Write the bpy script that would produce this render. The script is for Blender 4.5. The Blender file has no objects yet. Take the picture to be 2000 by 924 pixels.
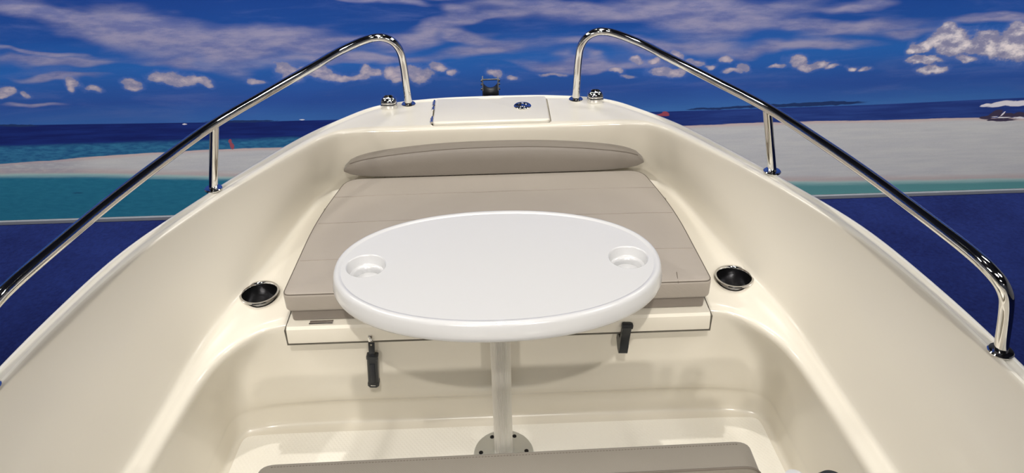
import bpy, bmesh, math
from mathutils import Vector, Matrix
from mathutils.geometry import tessellate_polygon
sc = bpy.context.scene
C = bpy.context.collection
R = math.radians

# ---------------------------------------------------------------- camera
cd = bpy.data.cameras.new('camera'); cam = bpy.data.objects.new('camera', cd); C.objects.link(cam)
cd.sensor_fit = 'HORIZONTAL'; cd.sensor_width = 36.0; cd.lens = 36.0*1450.0/2000.0
cd.clip_start = 0.02; cd.clip_end = 60
cam.matrix_world = Matrix.Translation((0, 0, 1.63)) @ Matrix.Rotation(R(-1.4), 4, 'Z') @ Matrix.Rotation(R(57), 4, 'X') @ Matrix.Rotation(R(-1.1), 4, 'Z')
sc.camera = cam

# ---------------------------------------------------------------- world, lamps, exposure
w = bpy.data.worlds.new('hall_air'); sc.world = w; w.use_nodes = True
w.node_tree.nodes['Background'].inputs[0].default_value = (0.9, 0.93, 1, 1)
w.node_tree.nodes['Background'].inputs[1].default_value = 0.25
sc.view_settings.view_transform = 'Standard'; sc.view_settings.look = 'None'
sc.view_settings.exposure = 0.31; sc.view_settings.gamma = 1.0; sc.view_settings.use_curve_mapping = False

def aim(loc, tgt):
    return (Vector(tgt)-Vector(loc)).to_track_quat('-Z', 'Y').to_euler()
def area(name, loc, tgt, sx, sy, power, col=(1, .97, .92)):
    l = bpy.data.lights.new(name, 'AREA'); l.shape = 'RECTANGLE'; l.size = sx; l.size_y = sy
    l.energy = power; l.color = col
    o = bpy.data.objects.new(name, l); C.objects.link(o); o.location = loc; o.rotation_euler = aim(loc, tgt); return o
def spot(name, loc, tgt, power, ang, rad, col=(1, .95, .88), blend=.5):
    l = bpy.data.lights.new(name, 'SPOT'); l.energy = power; l.spot_size = R(ang); l.spot_blend = blend
    l.shadow_soft_size = rad; l.color = col
    o = bpy.data.objects.new(name, l); C.objects.link(o); o.location = loc; o.rotation_euler = aim(loc, tgt); return o
CEIL = 3.9
SPOTS = [((0.0, 1.75, 3.35), (0, 1.4, .5), 95, 80, .02),
         ((0.0, -.95, 3.5), (0, 1.42, .0), 215, 31, .035),  # added fill, narrow beam to brighten the cockpit floor
         ((-2.5, .75, 3.55), (.1, 1.55, .2), 85, 62, .05),
         ((2.5, .45, 3.55), (-.1, 1.55, .2), 36, 62, .05),
         ((-1.3, -4.2, 2.9), (0, 1.5, .22), 250, 17, .12),  # added low fill pair behind the camera, brightening the bench front
         ((1.3, -4.2, 2.9), (0, 1.5, .22), 250, 17, .12)]
for i, (a, b, p, an, rd) in enumerate(SPOTS):
    spot('spot_lamp', a, b, p, an, rd)
PANELS = [(-2.4, .2), (0, -.6), (2.4, .2), (-2.4, 2.9), (2.4, 2.9), (0, -3.0)]  # unseen overhead panels added for soft ambient fill
for (x, y) in PANELS:
    area('panel_fill', (x, y, CEIL-.075), (x, y, 0), 1.15, .55, 8, (1, .98, .95))
WASH = (-3.6, -1.2, 1.2, 3.6)  # unseen strips added to brighten the backdrop print
for x in WASH:
    o = area('backdrop_fill', (x, 2.75, 3.60), (x, 4.24, .1), 1.6, .12, 34, (1, .985, .96)); o.data.spread = R(75)

# ---------------------------------------------------------------- materials
def newmat(name):
    m = bpy.data.materials.new(name); m.use_nodes = True
    return m, m.node_tree, m.node_tree.nodes['Principled BSDF']
def pmat(name, col, rough=.5, metal=0, coat=0, coat_r=.05, spec=.5, var=0, vscale=3, bump=0, bscale=200, rvar=0):
    m, t, b = newmat(name); n = t.nodes; L = t.links.new
    b.inputs['Base Color'].default_value = (*col, 1); b.inputs['Roughness'].default_value = rough
    b.inputs['Metallic'].default_value = metal; b.inputs['Coat Weight'].default_value = coat
    b.inputs['Coat Roughness'].default_value = coat_r; b.inputs['Specular IOR Level'].default_value = spec
    tc = n.new('ShaderNodeTexCoord')
    if var or rvar:
        nz = n.new('ShaderNodeTexNoise'); nz.inputs['Scale'].default_value = vscale; nz.inputs['Detail'].default_value = 5
        L(tc.outputs['Object'], nz.inputs['Vector'])
    if var:
        mx = n.new('ShaderNodeMix'); mx.data_type = 'RGBA'
        mx.inputs[6].default_value = (*[c*(1-var) for c in col], 1); mx.inputs[7].default_value = (*[min(1, c*(1+var)) for c in col], 1)
        L(nz.outputs['Fac'], mx.inputs[0]); L(mx.outputs[2], b.inputs['Base Color'])
    if rvar:
        mr = n.new('ShaderNodeMapRange'); mr.inputs['To Min'].default_value = max(0, rough-rvar); mr.inputs['To Max'].default_value = rough+rvar
        L(nz.outputs['Fac'], mr.inputs['Value']); L(mr.outputs[0], b.inputs['Roughness'])
    if bump:
        nb = n.new('ShaderNodeTexNoise'); nb.inputs['Scale'].default_value = bscale; nb.inputs['Detail'].default_value = 3
        L(tc.outputs['Object'], nb.inputs['Vector'])
        bp = n.new('ShaderNodeBump'); bp.inputs['Strength'].default_value = bump; bp.inputs['Distance'].default_value = .002
        L(nb.outputs['Fac'], bp.inputs['Height']); L(bp.outputs[0], b.inputs['Normal'])
    return m
GEL = (.70, .655, .56)
gel = pmat('cream_gelcoat', GEL, .30, coat=.7, coat_r=.07, var=.015, vscale=2, rvar=.06)
deckm = pmat('deck_gelcoat', (.74, .705, .62), .35, coat=.5, coat_r=.12, var=.01)
hullm = pmat('white_hull', (.8, .78, .73), .2, coat=.8)
tabm = pmat('white_table_plastic', (.545, .545, .55), .24, coat=.5, coat_r=.06, var=.008)
chrome = pmat('polished_steel', (.78, .77, .75), .06, metal=1, rvar=.03, vscale=30)
steel = pmat('dark_steel', (.05, .05, .055), .35, metal=1)
steelm = pmat('grey_steel', (.10, .10, .11), .3, metal=1)
cupm = pmat('cup_steel_shaded', (.3, .3, .31), .2, metal=1)  # steel darkened to paint in the unlit inside of the wells
alu = pmat('satin_aluminium', (.72, .70, .66), .38, metal=.75)
alup = pmat('brushed_plate', (.66, .67, .65), .35, metal=.8)
black = pmat('black_plastic', (.018, .02, .022), .38, bump=.1)
rubber = pmat('black_rubber', (.012, .014, .018), .45)
darkgap = pmat('gap_shade', (.10, .09, .07), .7)  # dark tone standing in for shade in the lid gaps
thread = pmat('seam_thread', (.12, .10, .08), .8)
seamc = pmat('seam_line', (.27, .235, .20), .8)
wood = pmat('timber', (.35, .25, .15), .7, var=.2, vscale=8)

# cream cockpit sole with moulded diagonal non-slip lines
def nonskid(name, col):
    m, t, b = newmat(name); n = t.nodes; L = t.links.new
    b.inputs['Base Color'].default_value = (*col, 1); b.inputs['Roughness'].default_value = .42
    tc = n.new('ShaderNodeTexCoord'); hs = []
    for ang in (38, -38):
        mp = n.new('ShaderNodeMapping'); mp.inputs['Rotation'].default_value = (0, 0, R(ang))
        wv = n.new('ShaderNodeTexWave'); wv.wave_type = 'BANDS'; wv.inputs['Scale'].default_value = 34; wv.inputs['Distortion'].default_value = 0
        L(tc.outputs['Object'], mp.inputs[0]); L(mp.outputs[0], wv.inputs['Vector']); hs.append(wv)
    mn = n.new('ShaderNodeMath'); mn.operation = 'MINIMUM'; L(hs[0].outputs['Fac'], mn.inputs[0]); L(hs[1].outputs['Fac'], mn.inputs[1])
    bp = n.new('ShaderNodeBump'); bp.inputs['Strength'].default_value = .35; bp.inputs['Distance'].default_value = .0015
    L(mn.outputs[0], bp.inputs['Height']); L(bp.outputs[0], b.inputs['Normal'])
    return m
sole = nonskid('nonslip_gelcoat', (.84, .81, .73))

# taupe vinyl with fine weave
def vinyl(name, col):
    m, t, b = newmat(name); n = t.nodes; L = t.links.new
    tc = n.new('ShaderNodeTexCoord')
    nz = n.new('ShaderNodeTexNoise'); nz.inputs['Scale'].default_value = 4; nz.inputs['Detail'].default_value = 6
    L(tc.outputs['Object'], nz.inputs['Vector'])
    mx = n.new('ShaderNodeMix'); mx.data_type = 'RGBA'
    mx.inputs[6].default_value = (*[c*.93 for c in col], 1); mx.inputs[7].default_value = (*[c*1.06 for c in col], 1)
    L(nz.outputs['Fac'], mx.inputs[0]); L(mx.outputs[2], b.inputs['Base Color'])
    b.inputs['Roughness'].default_value = .55; b.inputs['Sheen Weight'].default_value = .12
    wv = n.new('ShaderNodeTexWave'); wv.bands_direction = 'DIAGONAL'; wv.inputs['Scale'].default_value = 130
    L(tc.outputs['Object'], wv.inputs['Vector'])
    n2 = n.new('ShaderNodeTexNoise'); n2.inputs['Scale'].default_value = 9; n2.inputs['Detail'].default_value = 2
    L(tc.outputs['Object'], n2.inputs['Vector'])
    b1 = n.new('ShaderNodeBump'); b1.inputs['Strength'].default_value = .12; b1.inputs['Distance'].default_value = .001
    b2 = n.new('ShaderNodeBump'); b2.inputs['Strength'].default_value = .25; b2.inputs['Distance'].default_value = .012
    L(wv.outputs['Fac'], b1.inputs['Height']); L(n2.outputs['Fac'], b2.inputs['Height'])
    L(b2.outputs[0], b1.inputs['Normal']); L(b1.outputs[0], b.inputs['Normal'])
    return m
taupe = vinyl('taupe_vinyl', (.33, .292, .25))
taupe_f = vinyl('taupe_vinyl_shaded', (.18, .16, .13))  # own vinyl tone, darkened further for shade over the near backrest
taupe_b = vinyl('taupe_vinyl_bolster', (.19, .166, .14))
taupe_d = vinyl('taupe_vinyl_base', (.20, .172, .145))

def carpet_mat():
    m, t, b = newmat('blue_carpet'); n = t.nodes; L = t.links.new
    tc = n.new('ShaderNodeTexCoord')
    a = n.new('ShaderNodeTexNoise'); a.inputs['Scale'].default_value = 2.2; a.inputs['Detail'].default_value = 5
    f = n.new('ShaderNodeTexNoise'); f.inputs['Scale'].default_value = 55; f.inputs['Detail'].default_value = 5
    L(tc.outputs['Object'], a.inputs['Vector']); L(tc.outputs['Object'], f.inputs['Vector'])
    ad = n.new('ShaderNodeMath'); ad.operation = 'MULTIPLY_ADD'; L(f.outputs['Fac'], ad.inputs[0]); ad.inputs[1].default_value = 1.1
    L(a.outputs['Fac'], ad.inputs[2])
    cr = n.new('ShaderNodeValToRGB'); e = cr.color_ramp.elements
    e[0].position = .7; e[0].color = (.0035, .0065, .045, 1); e[1].position = 1.35; e[1].color = (.0085, .0165, .088, 1)
    sc_ = n.new('ShaderNodeMath'); sc_.operation = 'MULTIPLY'; sc_.inputs[1].default_value = .72; L(ad.outputs[0], sc_.inputs[0])
    e[0].position = .5; e[1].position = 1.0
    L(sc_.outputs[0], cr.inputs[0]); L(cr.outputs[0], b.inputs['Base Color'])
    b.inputs['Roughness'].default_value = .95; b.inputs['Specular IOR Level'].default_value = .1
    bp = n.new('ShaderNodeBump'); bp.inputs['Strength'].default_value = .5; bp.inputs['Distance'].default_value = .01
    L(f.outputs['Fac'], bp.inputs['Height']); L(bp.outputs[0], b.inputs['Normal'])
    return m

# printed picture: sky, clouds, sea, sandbar, lagoon (metres on the print: X across, Z up)
CUM= [(-2.46, 0.058, 0.048, 0.036, -0.027), (-2.472, 0.02, 0.032, 0.027, -0.027), (-2.763, -0.009, 0.041, 0.023, -0.034), (-2.86, 0.019, 0.041, 0.027, -0.027), (-2.884, -0.012, 0.035, 0.02, -0.027), (-2.346, 0.013, 0.054, 0.027, -0.027), (-2.107, 0.041, 0.056, 0.026, -0.027), (-2.116, 0.01, 0.042, 0.02, -0.034), (-1.954, 0.075, 0.065, 0.038, -0.034), (-1.853, 0.062, 0.104, 0.042, -0.264), (-1.723, 0.043, 0.089, 0.029, -0.331), (-1.677, 0.009, 0.048, 0.016, -0.322), (-1.381, 0.026, 0.066, 0.022, -0.027), (-1.23, 0.107, 0.059, 0.044, -0.027), (-1.163, 0.064, 0.09, 0.045, -0.027), (-1.025, 0.079, 0.089, 0.037, -0.027), (-0.955, 0.045, 0.075, 0.038, -0.027), (-0.876, 0.03, 0.061, 0.022, -0.026), (-0.79, 0.037, 0.076, 0.026, -0.026), (-0.74, 0.071, 0.042, 0.037, -0.033), (-0.702, 0.063, 0.036, 0.025, -0.026), (-0.6, 0.057, 0.066, 0.044, -0.026), (-0.499, 0.07, 0.085, 0.044, -0.026), (-0.426, 0.036, 0.067, 0.048, -0.026), (-0.331, 0.09, 0.054, 0.028, -0.026), (-0.248, 0.056, 0.039, 0.019, -0.393), (-0.565, 0.012, 0.045, 0.022, -0.033), (0.016, 0.042, 0.048, 0.029, -0.026), (0.11, 0.014, 0.04, 0.016, -0.301), (0.367, 0.013, 0.062, 0.013, -0.032), (0.75, 0.037, 0.049, 0.022, -0.032), (0.869, 0.097, 0.039, 0.025, -0.033), (0.96, 0.094, 0.034, 0.022, -0.026), (1.097, 0.109, 0.045, 0.028, -0.026), (1.208, 0.071, 0.062, 0.022, -0.283), (1.012, 0.029, 0.087, 0.029, -0.026), (1.107, 0.007, 0.078, 0.032, -0.026), (0.814, 0.003, 0.046, 0.013, -0.026), (1.304, 0.04, 0.037, 0.016, -0.032), (1.391, 0.079, 0.05, 0.022, -0.032), (1.512, 0.034, 0.05, 0.022, -0.367), (1.448, 0.007, 0.062, 0.016, -0.032), (1.724, 0.025, 0.057, 0.012, -0.032), (1.826, 0.063, 0.062, 0.036, -0.026), (1.901, 0.029, 0.062, 0.024, -0.026), (1.984, 0.046, 0.069, 0.025, -0.032), (2.053, 0.015, 0.044, 0.016, -0.025), (2.179, 0.008, 0.044, 0.016, -0.025), (2.261, -0.007, 0.047, 0.016, -0.032), (2.695, 0.216, 0.068, 0.058, -0.026), (2.76, 0.184, 0.093, 0.048, -0.026), (2.65, 0.162, 0.087, 0.049, -0.026), (2.568, 0.127, 0.068, 0.04, -0.026), (2.539, 0.097, 0.05, 0.026, -0.032), (2.937, 0.179, 0.081, 0.065, -0.026), (2.987, 0.122, 0.11, 0.056, -0.032), (2.862, 0.125, 0.11, 0.046, -0.025), (2.872, 0.046, 0.082, 0.03, -0.032), (3.093, 0.112, 0.126, 0.081, -0.025), (3.12, 0.211, 0.099, 0.052, -0.026), (3.187, 0.085, 0.095, 0.067, -0.032), (2.745, 0.103, 0.125, 0.04, -0.025), (2.555, 0.042, 0.044, 0.021, -0.025), (2.638, 0.046, 0.088, 0.021, -0.025), (2.671, -0.012, 0.088, 0.03, -0.032)]
CIR= [(-2.541, 0.502, 0.334, 0.053, -0.135), (-2.317, 0.416, 0.538, 0.078, -0.211), (-1.918, 0.312, 0.49, 0.108, -0.259), (-1.428, 0.299, 0.552, 0.078, -0.028), (-1.656, 0.196, 0.469, 0.086, -0.098), (-1.119, 0.23, 0.353, 0.055, -0.083), (-2.567, 0.192, 0.348, 0.029, -0.028), (-2.662, 0.249, 0.345, 0.016, -0.086), (-1.877, 0.141, 0.206, 0.032, -0.118), (-2.601, 0.094, 0.263, 0.022, -0.034), (-0.878, 0.266, 0.352, 0.026, 0.02), (-0.733, 0.478, 0.314, 0.028, -0.171), (-0.479, 0.437, 0.173, 0.026, -0.204), (-0.228, 0.284, 0.443, 0.047, 0.184), (-0.467, 0.254, 0.355, 0.036, -0.027), (-0.076, 0.386, 0.175, 0.035, -0.028), (0.007, 0.241, 0.208, 0.027, -0.203), (0.127, 0.345, 0.206, 0.027, 0.22), (-0.247, 0.454, 0.115, 0.02, -0.028), (0.065, 0.179, 0.36, 0.036, 0.04), (0.567, 0.404, 0.589, 0.046, -0.061), (1.096, 0.399, 0.593, 0.064, 0.062), (1.345, 0.304, 0.3, 0.09, 0.153), (1.802, 0.262, 0.335, 0.046, -0.128), (2.078, 0.245, 0.459, 0.053, 0.116), (2.015, 0.39, 0.33, 0.036, 0.062), (0.61, 0.088, 0.367, 0.026, -0.026), (0.879, 0.165, 0.426, 0.043, -0.026), (3.017, 0.259, 0.34, 0.039, -0.026), (-2.724, -0.082, 0.209, 0.017, -0.027), (1.642, 0.144, 0.493, 0.032, -0.032), (-0.776, 0.15, 0.599, 0.027, -0.027), (2.394, 0.2, 0.185, 0.038, 0.116)]
STM= [(3.18, -0.254, 0.082, 0.018, 0.164, 0), (3.262, -0.256, 0.073, 0.018, -0.03, 0), (3.085, -0.261, 0.033, 0.011, 0.206, 0), (3.31, -0.254, 0.05, 0.018, -0.03, 0), (3.17, -0.319, 0.046, 0.022, 0.389, 1), (3.241, -0.335, 0.053, 0.018, -0.03, 1), (3.113, -0.345, 0.043, 0.01, -0.03, 1), (3.323, -0.334, 0.04, 0.022, -0.036, 1), (3.218, -0.363, 0.1, 0.009, -0.03, 1), (3.213, -0.32, 0.02, 0.005, 0.894, 0), (3.212, -0.345, 0.073, 0.006, -0.083, 0), (3.329, -0.352, 0.047, 0.007, -0.03, 0), (-1.627, -0.381, 0.009, 0.029, -0.038, 2), (-1.631, -0.353, 0.01, 0.014, -0.032, 2), (1.049, -0.263, 0.051, 0.007, -0.031, 2), (1.071, -0.253, 0.022, 0.013, -0.387, 2), (-2.891, -0.206, 0.145, 0.008, -0.053, 3), (2.024, -0.218, 0.291, 0.013, 0.006, 3), (1.705, -0.222, 0.29, 0.009, 0.006, 3), (1.387, -0.229, 0.224, 0.007, 0.006, 3), (-1.882, -0.228, 0.018, 0.005, -0.032, 0), (-1.54, -0.222, 0.248, 0.007, -0.013, 3), (-1.167, -0.224, 0.019, 0.005, -0.032, 0), (-2.675, -0.684, 0.054, 0.006, -0.037, 4)]

def s2l(c):
    return tuple((v/255/12.92 if v <= 10 else ((v/255+.055)/1.055)**2.4) for v in c)
MG = 1.0
def print_mat():
    m, t, b = newmat('printed_seascape'); n = t.nodes; L = t.links.new
    def math_(op, a, b_=None, c=None, clamp=False):
        x = n.new('ShaderNodeMath'); x.operation = op; x.use_clamp = clamp
        for i, v in enumerate((a, b_, c)):
            if v is None: continue
            if isinstance(v, (int, float)): x.inputs[i].default_value = v
            else: L(v, x.inputs[i])
        return x.outputs[0]
    def rng(v, a, b_, smooth=True, lo=0, hi=1):
        x = n.new('ShaderNodeMapRange'); x.interpolation_type = 'SMOOTHSTEP' if smooth else 'LINEAR'
        L(v, x.inputs['Value'])
        x.inputs['From Min'].default_value = a; x.inputs['From Max'].default_value = b_
        x.inputs['To Min'].default_value = lo; x.inputs['To Max'].default_value = hi
        return x.outputs[0]
    def mix(f, a, b_):
        x = n.new('ShaderNodeMix'); x.data_type = 'RGBA'
        if isinstance(f, (int, float)): x.inputs[0].default_value = f
        else: L(f, x.inputs[0])
        for i, v in ((6, a), (7, b_)):
            if isinstance(v, tuple): x.inputs[i].default_value = (*[q*MG for q in s2l(v)], 1)
            else: L(v, x.inputs[i])
        return x.outputs[2]
    tc = n.new('ShaderNodeTexCoord'); P = tc.outputs['Object']
    def noise(sx, sz, det=5, rough=.55, off=0, dist=0):
        mp = n.new('ShaderNodeMapping'); mp.inputs['Scale'].default_value = (sx, 1, sz); mp.inputs['Location'].default_value = (off, off*.37, off*.7)
        L(P, mp.inputs[0])
        x = n.new('ShaderNodeTexNoise'); x.inputs['Scale'].default_value = 1; x.inputs['Detail'].default_value = det; x.inputs['Roughness'].default_value = rough
        x.inputs['Distortion'].default_value = dist
        L(mp.outputs[0], x.inputs['Vector']); return x
    def attr(nm):
        x = n.new('ShaderNodeAttribute'); x.attribute_name = nm; return x.outputs['Fac']
    sp = n.new('ShaderNodeSeparateXYZ'); L(P, sp.inputs[0]); X, Z = sp.outputs[0], sp.outputs[2]
    # sky
    n1 = noise(.9, 6, 5, .6); zz = math_('MULTIPLY_ADD', n1.outputs['Fac'], .16, Z)
    cr = n.new('ShaderNodeValToRGB'); L(rng(zz, -.25, .65, False), cr.inputs[0]); els = cr.color_ramp.elements
    stops = [(0, (58, 104, 162)), (.09, (54, 98, 158)), (.16, (46, 86, 150)), (.27, (38, 72, 140)), (.38, (36, 78, 146)), (.52, (32, 86, 156)), (.70, (23, 68, 138)), (1, (18, 52, 120))]
    els[0].position = 0; els[0].color = (*s2l(stops[0][1]), 1); els[1].position = 1; els[1].color = (*s2l(stops[-1][1]), 1)
    for p_, c_ in stops[1:-1]:
        e = els.new(p_); e.color = (*s2l(c_), 1)
    sky = cr.outputs[0]
    # thin veils
    nv = noise(1.3, 9, 7, .62, 3, .4)
    veil = math_('MULTIPLY', rng(nv.outputs['Fac'], .48, .80), rng(Z, -.22, .0, True, .25, .5))
    sky = mix(veil, sky, (96, 108, 158))
    # cirrus sheets
    ci = attr('cirrus')
    ns = noise(1.8, 11, 6, .56, 11, .6)
    cd_ = math_('MULTIPLY_ADD', ns.outputs['Fac'], .9, math_('MULTIPLY', ci, -1))   # noise*1.1 - dist
    cf = rng(cd_, -.90, .12, True, 0, .9)
    ns2 = noise(3.5, 14, 6, .6, 19)
    ccol = mix(rng(ns2.outputs['Fac'], .35, .65), (98, 104, 148), (140, 136, 160))
    sky = mix(cf, sky, ccol)
    # cumulus puffs
    cu = attr('cumulus')
    n3 = noise(16, 22, 7, .65, 31)
    cdn = math_('MULTIPLY_ADD', n3.outputs['Fac'], 1.1, math_('MULTIPLY', cu, -1))
    cuf = rng(cdn, -.52, -.22, True, 0, 1)
    halo = rng(cdn, -1.0, -.2, True, 0, .5)
    sky = mix(halo, sky, (92, 112, 168))
    n4 = noise(9, 16, 6, .6, 41)
    core = math_('MULTIPLY', rng(cdn, -.45, .25), rng(n4.outputs['Fac'], .38, .62))
    right = rng(X, 1.6, 2.6)
    lit = mix(right, (176, 163, 170), (214, 203, 202))
    pc = mix(core, (122, 122, 150), lit)
    sky = mix(cuf, sky, pc)
    # sea
    def fcurve(pts):
        # piecewise-linear curve over X, value = Z
        x = n.new('ShaderNodeFloatCurve'); L(rng(X, -3.6, 3.6, False), x.inputs['Value']); cv = x.mapping.curves[0]
        pp = [((a+3.6)/7.2, b_+1) for a, b_ in pts]
        cv.points[0].location = (0, pp[0][1]); cv.points[1].location = (1, pp[-1][1])
        for q in pp: cv.points.new(*q)
        for q in cv.points: q.handle_type = 'VECTOR'
        x.mapping.use_clip = False; x.mapping.update()
        return math_('SUBTRACT', x.outputs[0], 1)
    nw = noise(3, 40, 5, .6, 51); nf = noise(14, 60, 4, .6, 57)
    zj = math_('MULTIPLY_ADD', math_('SUBTRACT', nw.outputs['Fac'], .5), .028, Z)
    hor = fcurve([(-3, -.203), (-1.45, -.228), (1.07, -.24), (2.35, -.235), (3.31, -.217)])
    top = fcurve([(-3.08, -.46), (-2.76, -.446), (-2.12, -.414), (-1.64, -.405), (-1.29, -.406), (1.2, -.341), (1.4, -.336), (2.05, -.336), (3.03, -.343), (3.36, -.355)])
    bot = fcurve([(-3.1, -.530), (-2.63, -.543), (-2.16, -.57), (-1.68, -.60), (-1.33, -.615), (1.45, -.742), (2.14, -.768), (2.83, -.785), (3.52, -.793)])
    sea = mix(rng(nw.outputs['Fac'], .35, .7), (15, 29, 90), (22, 42, 108))
    sea = mix(rng(X, .6, 1.8), sea, mix(rng(nw.outputs['Fac'], .35, .7), (30, 50, 112), (40, 64, 128)))
    tealb = math_('MULTIPLY', rng(zj, -.325, -.36), rng(X, -.6, -1.1))
    sea = mix(tealb, sea, mix(rng(nf.outputs['Fac'], .3, .7), (30, 78, 122), (48, 108, 142)))
    col = mix(rng(math_('SUBTRACT', Z, hor), -.002, .003), sea, sky)
    # sand
    sd = mix(rng(nw.outputs['Fac'], .25, .8), (176, 175, 177), (188, 187, 184))
    sd = mix(math_('MULTIPLY', rng(nf.outputs['Fac'], .56, .8), .2), sd, (150, 146, 135))
    dt = math_('SUBTRACT', zj, top)
    sd = mix(math_('MULTIPLY', rng(dt, -.028, -.004), .6), sd, (186, 156, 150))
    db = math_('SUBTRACT', zj, bot)
    sd = mix(math_('MULTIPLY', rng(db, .05, .01), .6), sd, (172, 150, 146))
    tip = math_('MULTIPLY', rng(X, -2.45, -2.75), rng(nf.outputs['Fac'], .2, .6))
    sd = mix(math_('MULTIPLY', tip, .6), sd, (140, 138, 150))
    col = mix(rng(dt, .003, -.003), col, sd)
    # lagoon
    lg = mix(rng(nf.outputs['Fac'], .1, .95), (28, 96, 124), (40, 112, 136))
    lg = mix(rng(X, .5, 1.5), lg, (84, 136, 138))
    sh = mix(rng(db, -.04, 0.0), lg, (150, 178, 176))
    col = mix(rng(db, .012, -.012), col, sh)
    # umbrella canopies, loungers, figures, far islets
    cols = {0: (205, 200, 205), 1: (58, 50, 70), 2: (150, 66, 70), 3: (28, 48, 92), 4: (28, 82, 112)}
    for k in (3, 4, 1, 0, 2):
        f = rng(attr('mark_%d' % k), 1.15, .85, True, 0, 1 if k != 2 else .85)
        col = mix(f, col, cols[k])
    gr = noise(900, 900, 1, .5, 71)
    g = mix(rng(gr.outputs['Fac'], .3, .7, False), (225, 225, 225), (255, 255, 255))
    x = n.new('ShaderNodeMix'); x.data_type = 'RGBA'; x.blend_type = 'MULTIPLY'; x.inputs[0].default_value = 1
    L(col, x.inputs[6]); L(g, x.inputs[7])
    hs = n.new('ShaderNodeHueSaturation'); hs.inputs['Value'].default_value = PRINT_GAIN; L(x.outputs[2], hs.inputs['Color'])
    L(hs.outputs[0], b.inputs['Base Color'])
    b.inputs['Roughness'].default_value = .75; b.inputs['Specular IOR Level'].default_value = .15
    return m
PRINT_GAIN = 1.15

# ---------------------------------------------------------------- mesh helpers
def obj(name, bm, mat, parent=None, smooth=True, sharp=38):
    bmesh.ops.recalc_face_normals(bm, faces=bm.faces[:])
    me = bpy.data.meshes.new(name)
    if smooth:
        a = R(sharp)
        for f in bm.faces: f.smooth = True
        for e in bm.edges:
            if len(e.link_faces) == 2 and e.calc_face_angle(0) > a: e.smooth = False
    bm.to_mesh(me); bm.free()
    for m_ in (mat if isinstance(mat, (list, tuple)) else [mat]): me.materials.append(m_)
    o = bpy.data.objects.new(name, me); C.objects.link(o)
    if parent: o.parent = parent
    return o
def tag(o, label=None, cat=None, group=None, kind=None):
    if label: o['label'] = label
    if cat: o['category'] = cat
    if group: o['group'] = group
    if kind: o['kind'] = kind
    return o
def empty(name, loc=(0, 0, 0), rz=0):
    o = bpy.data.objects.new(name, None); C.objects.link(o); o.location = loc; o.rotation_euler = (0, 0, rz); o.empty_display_size = .05
    return o
def box(bm, x0, x1, y0, y1, z0, z1, bev=0, seg=2):
    g = bmesh.ops.create_cube(bm, size=1)['verts']
    for v in g: v.co = Vector(((x0+x1)/2+v.co.x*(x1-x0), (y0+y1)/2+v.co.y*(y1-y0), (z0+z1)/2+v.co.z*(z1-z0)))
    if bev:
        es = {e for v in g for e in v.link_edges}
        r = bmesh.ops.bevel(bm, geom=list(es), offset=bev, segments=seg, affect='EDGES', profile=.5)
    return bm
def rings(bm, rs, cap0=True, cap1=True, closed=True):
    vr = [[bm.verts.new(p) for p in r] for r in rs]
    for a, b in zip(vr, vr[1:]):
        k = len(a)
        for i in range(k if closed else k-1):
            j = (i+1) % k
            bm.faces.new((a[i], a[j], b[j], b[i]))
    if cap0: bm.faces.new(vr[0][::-1])
    if cap1: bm.faces.new(vr[-1])
    return vr
def cyl(bm, p0, p1, r0, r1=None, n=24):
    p0, p1 = Vector(p0), Vector(p1); r1 = r0 if r1 is None else r1
    q = (p1-p0).to_track_quat('Z', 'Y')
    f = lambda c, r: [c+q @ Vector((r*math.cos(t*2*math.pi/n), r*math.sin(t*2*math.pi/n), 0)) for t in range(n)]
    rings(bm, [f(p0, r0), f(p1, r1)])
def lathe(bm, c, prof, n=48, axis='Z', cap0=True, cap1=True):
    c = Vector(c); rs = []
    for r, h in prof:
        ring = []
        for t in range(n):
            a = t*2*math.pi/n
            if axis == 'Z': p = Vector((r*math.cos(a), r*math.sin(a), h))
            else: p = Vector((h, r*math.cos(a), r*math.sin(a)))
            ring.append(c+p)
        rs.append(ring)
    rings(bm, rs, cap0, cap1)
def catmull(pts, sub):
    pts = [Vector(p) for p in pts]; out = []
    P = [pts[0]*2-pts[1]]+pts+[pts[-1]*2-pts[-2]]
    for i in range(1, len(P)-2):
        p0, p1, p2, p3 = P[i-1:i+3]
        d = [max((b-a).length, 1e-6)**.5 for a, b in ((p0, p1), (p1, p2), (p2, p3))]
        for s in range(sub):
            t = s/sub
            m1 = (p2-p1)+d[1]*((p1-p0)/d[0]-(p2-p0)/(d[0]+d[1]))
            m2 = (p2-p1)+d[1]*((p3-p2)/d[2]-(p3-p1)/(d[1]+d[2]))
            out.append(p1*(2*t**3-3*t**2+1)+m1*(t**3-2*t**2+t)+p2*(-2*t**3+3*t**2)+m2*(t**3-t**2))
    out.append(pts[-1]); return out
def tube(bm, path, r, n=20, cap=True):
    path = [Vector(p) for p in path]; rs = []; up = None
    for i, p in enumerate(path):
        d = (path[min(i+1, len(path)-1)]-path[max(i-1, 0)]).normalized()
        if up is None: up = d.orthogonal().normalized()
        up = (up-d*up.dot(d)).normalized(); s = d.cross(up)
        rs.append([p+up*(r*math.cos(a*2*math.pi/n))+s*(r*math.sin(a*2*math.pi/n)) for a in range(n)])
    rings(bm, rs, cap, cap)
def offset_loop(pts, d):
    k = len(pts); out = []
    for i in range(k):
        a, b, c = Vector(pts[i-1][:2]), Vector(pts[i][:2]), Vector(pts[(i+1) % k][:2])
        t = (c-a).normalized(); nrm = Vector((-t.y, t.x))     # CCW loop: inward
        out.append((b.x+nrm.x*d, b.y+nrm.y*d))
    return out
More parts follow.
